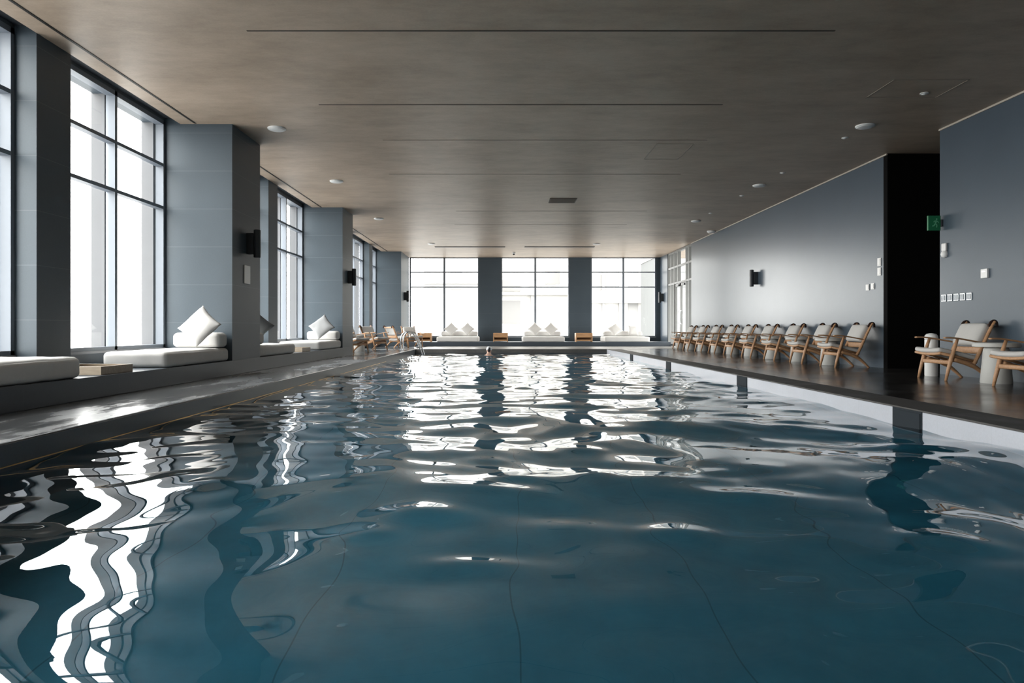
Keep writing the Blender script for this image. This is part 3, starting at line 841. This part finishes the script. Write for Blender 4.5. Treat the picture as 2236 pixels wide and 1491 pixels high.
# side tables: cone drum with disc top
GT = 'pale drum side tables between the right chairs'
def make_table(label):
    t = thing('drum_table', label, 'table', group=GT)
    bm = BM(); add_lathe(bm, [(.165, 0), (.17, .01), (.135, .42), (.12, .445)], 36); link('pedestal', bm, M['drum'], t, 'auto')
    bm = BM(); add_lathe(bm, [(.235, .445), (.25, .452), (.25, .492), (.243, .50)], 40); link('tabletop', bm, M['drum'], t, 'auto')
    return t
tb = make_table('pale grey drum side table between the two nearest right chairs'); tb.location = (6.07, 8.41, 0)
for k in range(9):
    y = 12.04 + 1.345 * k + .672
    l = ('pale grey drum side table in the long row, %s counting from the black opening' % ORD[k]) if k < 8 else 'pale grey drum side table at the far end of the chair row'
    copy_thing(tb, (6.07, y, 0), 0, l)
t = thing('towel_bin', 'white cylindrical bin with domed cap beside the black opening', 'bin', (6.09, 9.72, 0))
bm = BM(); add_lathe(bm, [(.08, 0), (.084, .008), (.084, .515), (.08, .52)], 32); link('body', bm, M['white'], t, 'auto')
bm = BM(); add_lathe(bm, [(.083, .523), (.086, .53), (.082, .57), (.06, .598), (.02, .608), (.003, .609)], 32); link('cap', bm, M['white'], t, True)
# tables with the far left chairs
for i, (x, y, l) in enumerate([(-4.25, 20.05, 'pale drum table between the two far left chairs that face the pool'), (-4.2, 18.15, 'pale drum table half hidden behind the second left column')]):
    c = copy_thing(tb, (x, y, 0), 0, l); c['group'] = 'pale drum tables by the far left windows'

# ------------------------------------------------------------------ pool ladder
t = thing('pool_ladder', 'curved steel pool ladder at the far left edge of the pool', 'ladder', (PX0, 22.0, 0))
for s in (-1, 1):
    pts = catmull([(-.34, s * .27, 0), (-.34, s * .27, .28), (-.30, s * .27, .47), (-.18, s * .27, .575), (-.02, s * .27, .57), (.10, s * .27, .44), (.24, s * .27, .12), (.33, s * .27, -.13), (.36, s * .27, -.35), (.36, s * .27, -1.0)], 6)
    bm = BM(); add_sweep(bm, pts, [(.021, .021)] * len(pts), up=(0, 1, 0), seg=12); link('handrail', bm, M['chrome'], t, True)
    bm = BM(); add_lathe(bm, [(.045, 0), (.045, .01), (.03, .018)], 20, (-.34, s * .27, 0)); link('floor_flange', bm, M['chrome'], t, 'auto')
for k in range(3):
    bm = BM(); add_box(bm, .30, .40, -.27, .27, -.45 - .25 * k, -.42 - .25 * k, bev=.006); link('step', bm, M['chrome'], t)

# ------------------------------------------------------------------ swimmer
def swimmer(loc):
    verts, radii, edges = [], [], []
    def v(p, r, par=None):
        verts.append(p); radii.append(r if isinstance(r, tuple) else (r, r))
        if par is not None: edges.append((par, len(verts) - 1))
        return len(verts) - 1
    # local: water surface z=0, swimming towards +Y, seen from behind; chest upright and neck out of water
    pel = v((0, -.42, -.42), (.15, .11))
    wst = v((0, -.28, -.30), (.125, .10), pel)
    chs = v((0, -.12, -.19), (.155, .11), wst)
    shd = v((0, -.03, -.02), (.12, .085), chs)
    nek = v((.008, .02, .055), (.056, .056), shd)
    hd0 = v((.014, .045, .125), (.068, .078), nek)
    hd1 = v((.016, .055, .185), (.076, .092), hd0)
    hd2 = v((.016, .050, .235), (.066, .08), hd1)
    v((.016, .048, .262), (.040, .046), hd2)
    v((.018, .155, .168), (.012, .012), hd1)                                   # nose
    for s in (-1, 1):
        v((.016 + s * .084, .045, .175), (.009, .016), hd1)                    # ears
        sh = v((s * .165, -.04, -.055), .058, shd)
        el = v((s * .36, .16, -.16), .043, sh)
        wr = v((s * .30, .39, -.12), .028, el)
        pm = v((s * .27, .46, -.125), (.036, .016), wr)
        for f, (dx, dl) in enumerate(((-.03, .075), (-.01, .088), (.01, .084), (.03, .065))):
            k = v((s * .27 + dx * 1.1, .46 + dl * .5, -.128), .0095, pm); v((s * .27 + dx * 1.25, .46 + dl, -.138), .008, k)
        th = v((s * .235, .44, -.12), .011, wr); v((s * .215, .48, -.125), .009, th)
        hp = v((s * .10, -.50, -.46), .085, pel)
        kn = v((s * .20, -.86, -.50), .058, hp)
        an = v((s * .16, -1.26, -.42), .036, kn)
        v((s * .20, -1.44, -.40), (.03, .02), an)
    me = bpy.data.meshes.new('person'); me.from_pydata(verts, edges, []); me.update()
    o = bpy.data.objects.new('person', me); COL.objects.link(o)
    sk = o.modifiers.new('skin', 'SKIN'); sk.use_smooth_shade = True
    for i, r in enumerate(radii): me.skin_vertices[0].data[i].radius = r
    me.skin_vertices[0].data[0].use_root = True
    ss = o.modifiers.new('sub', 'SUBSURF'); ss.levels = 2; ss.render_levels = 2
    me.materials.append(M['skin'])
    o.location = loc
    bpy.context.view_layer.update()
    dg = bpy.context.evaluated_depsgraph_get()
    nm = bpy.data.meshes.new_from_object(o.evaluated_get(dg), preserve_all_data_layers=False, depsgraph=dg)
    o.modifiers.clear(); o.data = nm; nm.name = 'person'
    if not nm.materials: nm.materials.append(M['skin'])
    for p in nm.polygons: p.use_smooth = True
    tag(o, 'person swimming away with head above water near the far pool end', 'person')
    # swim cap: shell over the skull
    bm = BM()
    bmesh.ops.create_uvsphere(bm, u_segments=24, v_segments=16, radius=1, matrix=Matrix.Translation((.016, .05, .19)) @ Matrix.Diagonal((.092, .112, .098, 1)))
    dele = [v_ for v_ in bm.verts if v_.co.z < .165 - .5 * (v_.co.y - .05)*-1 * .3]
    bmesh.ops.delete(bm, geom=dele, context='VERTS')
    link('swim_cap', bm, M['cap'], o, True)
    bm = BM()      # dark hair gathered low on the back of the head
    bmesh.ops.create_uvsphere(bm, u_segments=20, v_segments=14, radius=1, matrix=Matrix.Translation((.010, -.038, .165)) @ Matrix.Diagonal((.048, .042, .058, 1)))
    bmesh.ops.create_uvsphere(bm, u_segments=16, v_segments=10, radius=1, matrix=Matrix.Translation((.020, -.040, .222)) @ Matrix.Diagonal((.030, .034, .034, 1)))
    link('hair', bm, M['hair'], o, True)
    bm = BM()
    for s in (-1, 1):
        add_sweep(bm, catmull([(s * .085, .05, .0), (s * .09, -.01, .035), (s * .085, -.08, .0), (s * .06, -.19, -.07), (s * .03, -.27, -.17)], 5), [(.014, .006)] * 21, seg=8)
    link('swimsuit_strap', bm, M['strap'], o, True)
swimmer((-.48, 21.6, WZ - .015))

# ------------------------------------------------------------------ outside
def building(name, label, x0, x1, y0, y1, z0, z1, mat, recess=(), pilasters=(), ledges=()):
    t = thing(name, label, 'building', ((x0 + x1) / 2, (y0 + y1) / 2, z0))
    hx, hy, h = (x1 - x0) / 2, (y1 - y0) / 2, z1 - z0
    cx = (x0 + x1) / 2
    bm = BM(); add_box(bm, -hx, hx, -hy, hy, 0, h); link('facade', bm, mat, t)
    for a, b_, p, q in recess:
        bm = BM(); add_box(bm, a - cx, b_ - cx, -hy - .08, -hy + .1, p - z0, q - z0); link('window', bm, M['facade_d'], t)
    for a, b_ in pilasters:
        bm = BM(); add_box(bm, a - cx, b_ - cx, -hy - .5, -hy, 0, h); link('pilaster', bm, M['facade_c'], t)
    for p, q in ledges:
        bm = BM(); add_box(bm, -hx - .1, hx + .1, -hy - .8, -hy, p - z0, q - z0); link('ledge', bm, M['facade_c'], t)
building('office_building', 'pale beige office block with pilasters outside the right far window', 7.0, 26, 62, 74, -30, 26, M['facade_a'],
         recess=((8.0, 10.2, 4.2, 5.6), (11.3, 12.2, -.4, 6.8)), pilasters=((10.4, 10.75), (12.5, 12.75), (8.9, 9.1)), ledges=((3.0, 3.3),))
building('tower_building', 'pale tower outside the middle far window', -1.6, 6.6, 66, 78, -30, 34, M['facade_a'],
         recess=((-.6, 1.6, 4.3, 5.4), (-.6, 1.6, 1.2, 3.4), (4.0, 5.4, 5.0, 6.4)), pilasters=((2.6, 2.85),), ledges=((3.9, 4.05),))
building('apartment_building', 'pale block with grey windows outside the left far window', -7.0, -2.2, 60, 72, -30, 22, M['facade_b'],
         recess=((-4.7, -3.7, 1.6, 4.2), (-6.4, -5.5, 1.6, 4.2), (-4.7, -3.7, 5.2, 7.4)), ledges=((4.6, 4.72),))
t = thing('terrace_wall', 'grey terrace wall outside the glass door', 'wall', (10.2, 36, -.1))
bm = BM(); add_box(bm, -.15, .15, -7.0, 14, 0, 5.5); link('wall_body', bm, M['terrace'], t)
bm = BM(); add_box(bm, -.2, .2, -7.0, 14, 5.5, 5.58); link('coping', bm, M['facade_c'], t)

# ------------------------------------------------------------------ daylight, camera, colour
wd = bpy.data.worlds.new('overcast sky'); scene.world = wd; wd.use_nodes = True
nt = wd.node_tree
bg = nt.nodes['Background']; bg.inputs[1].default_value = 11.5
tc = N(nt, 'ShaderNodeTexCoord'); sp = N(nt, 'ShaderNodeSeparateXYZ'); nt.links.new(tc.outputs['Generated'], sp.inputs[0])
nt.links.new(mix_col(nt, ramp(nt, sp.outputs[2], -.14, -.03), (.27, .268, .262), (1.0, .988, .962)), bg.inputs[0])

cam = bpy.data.cameras.new('camera'); co = bpy.data.objects.new('camera', cam); COL.objects.link(co)
cam.sensor_width = 36; cam.lens = 36 * 1490 / 2236
cam.shift_x = 18 / 2236; cam.shift_y = -27.5 / 2236
co.location = (0, 0, .67); co.rotation_euler = (PI / 2, 0, 0)
cam.clip_start = .05; cam.clip_end = 500
scene.camera = co

scene.view_settings.view_transform = 'Standard'; scene.view_settings.look = 'None'
scene.view_settings.gamma = 1; scene.view_settings.exposure = .2; scene.view_settings.use_curve_mapping = False
cy = scene.cycles
cy.max_bounces = 10; cy.diffuse_bounces = 6; cy.glossy_bounces = 5; cy.transparent_max_bounces = 16; cy.transmission_bounces = 4
cy.caustics_reflective = True; cy.caustics_refractive = True
cy.sample_clamp_indirect = 12.0
cy.use_denoising = True
try: cy.denoiser = 'OPENIMAGEDENOISE'
except Exception: pass
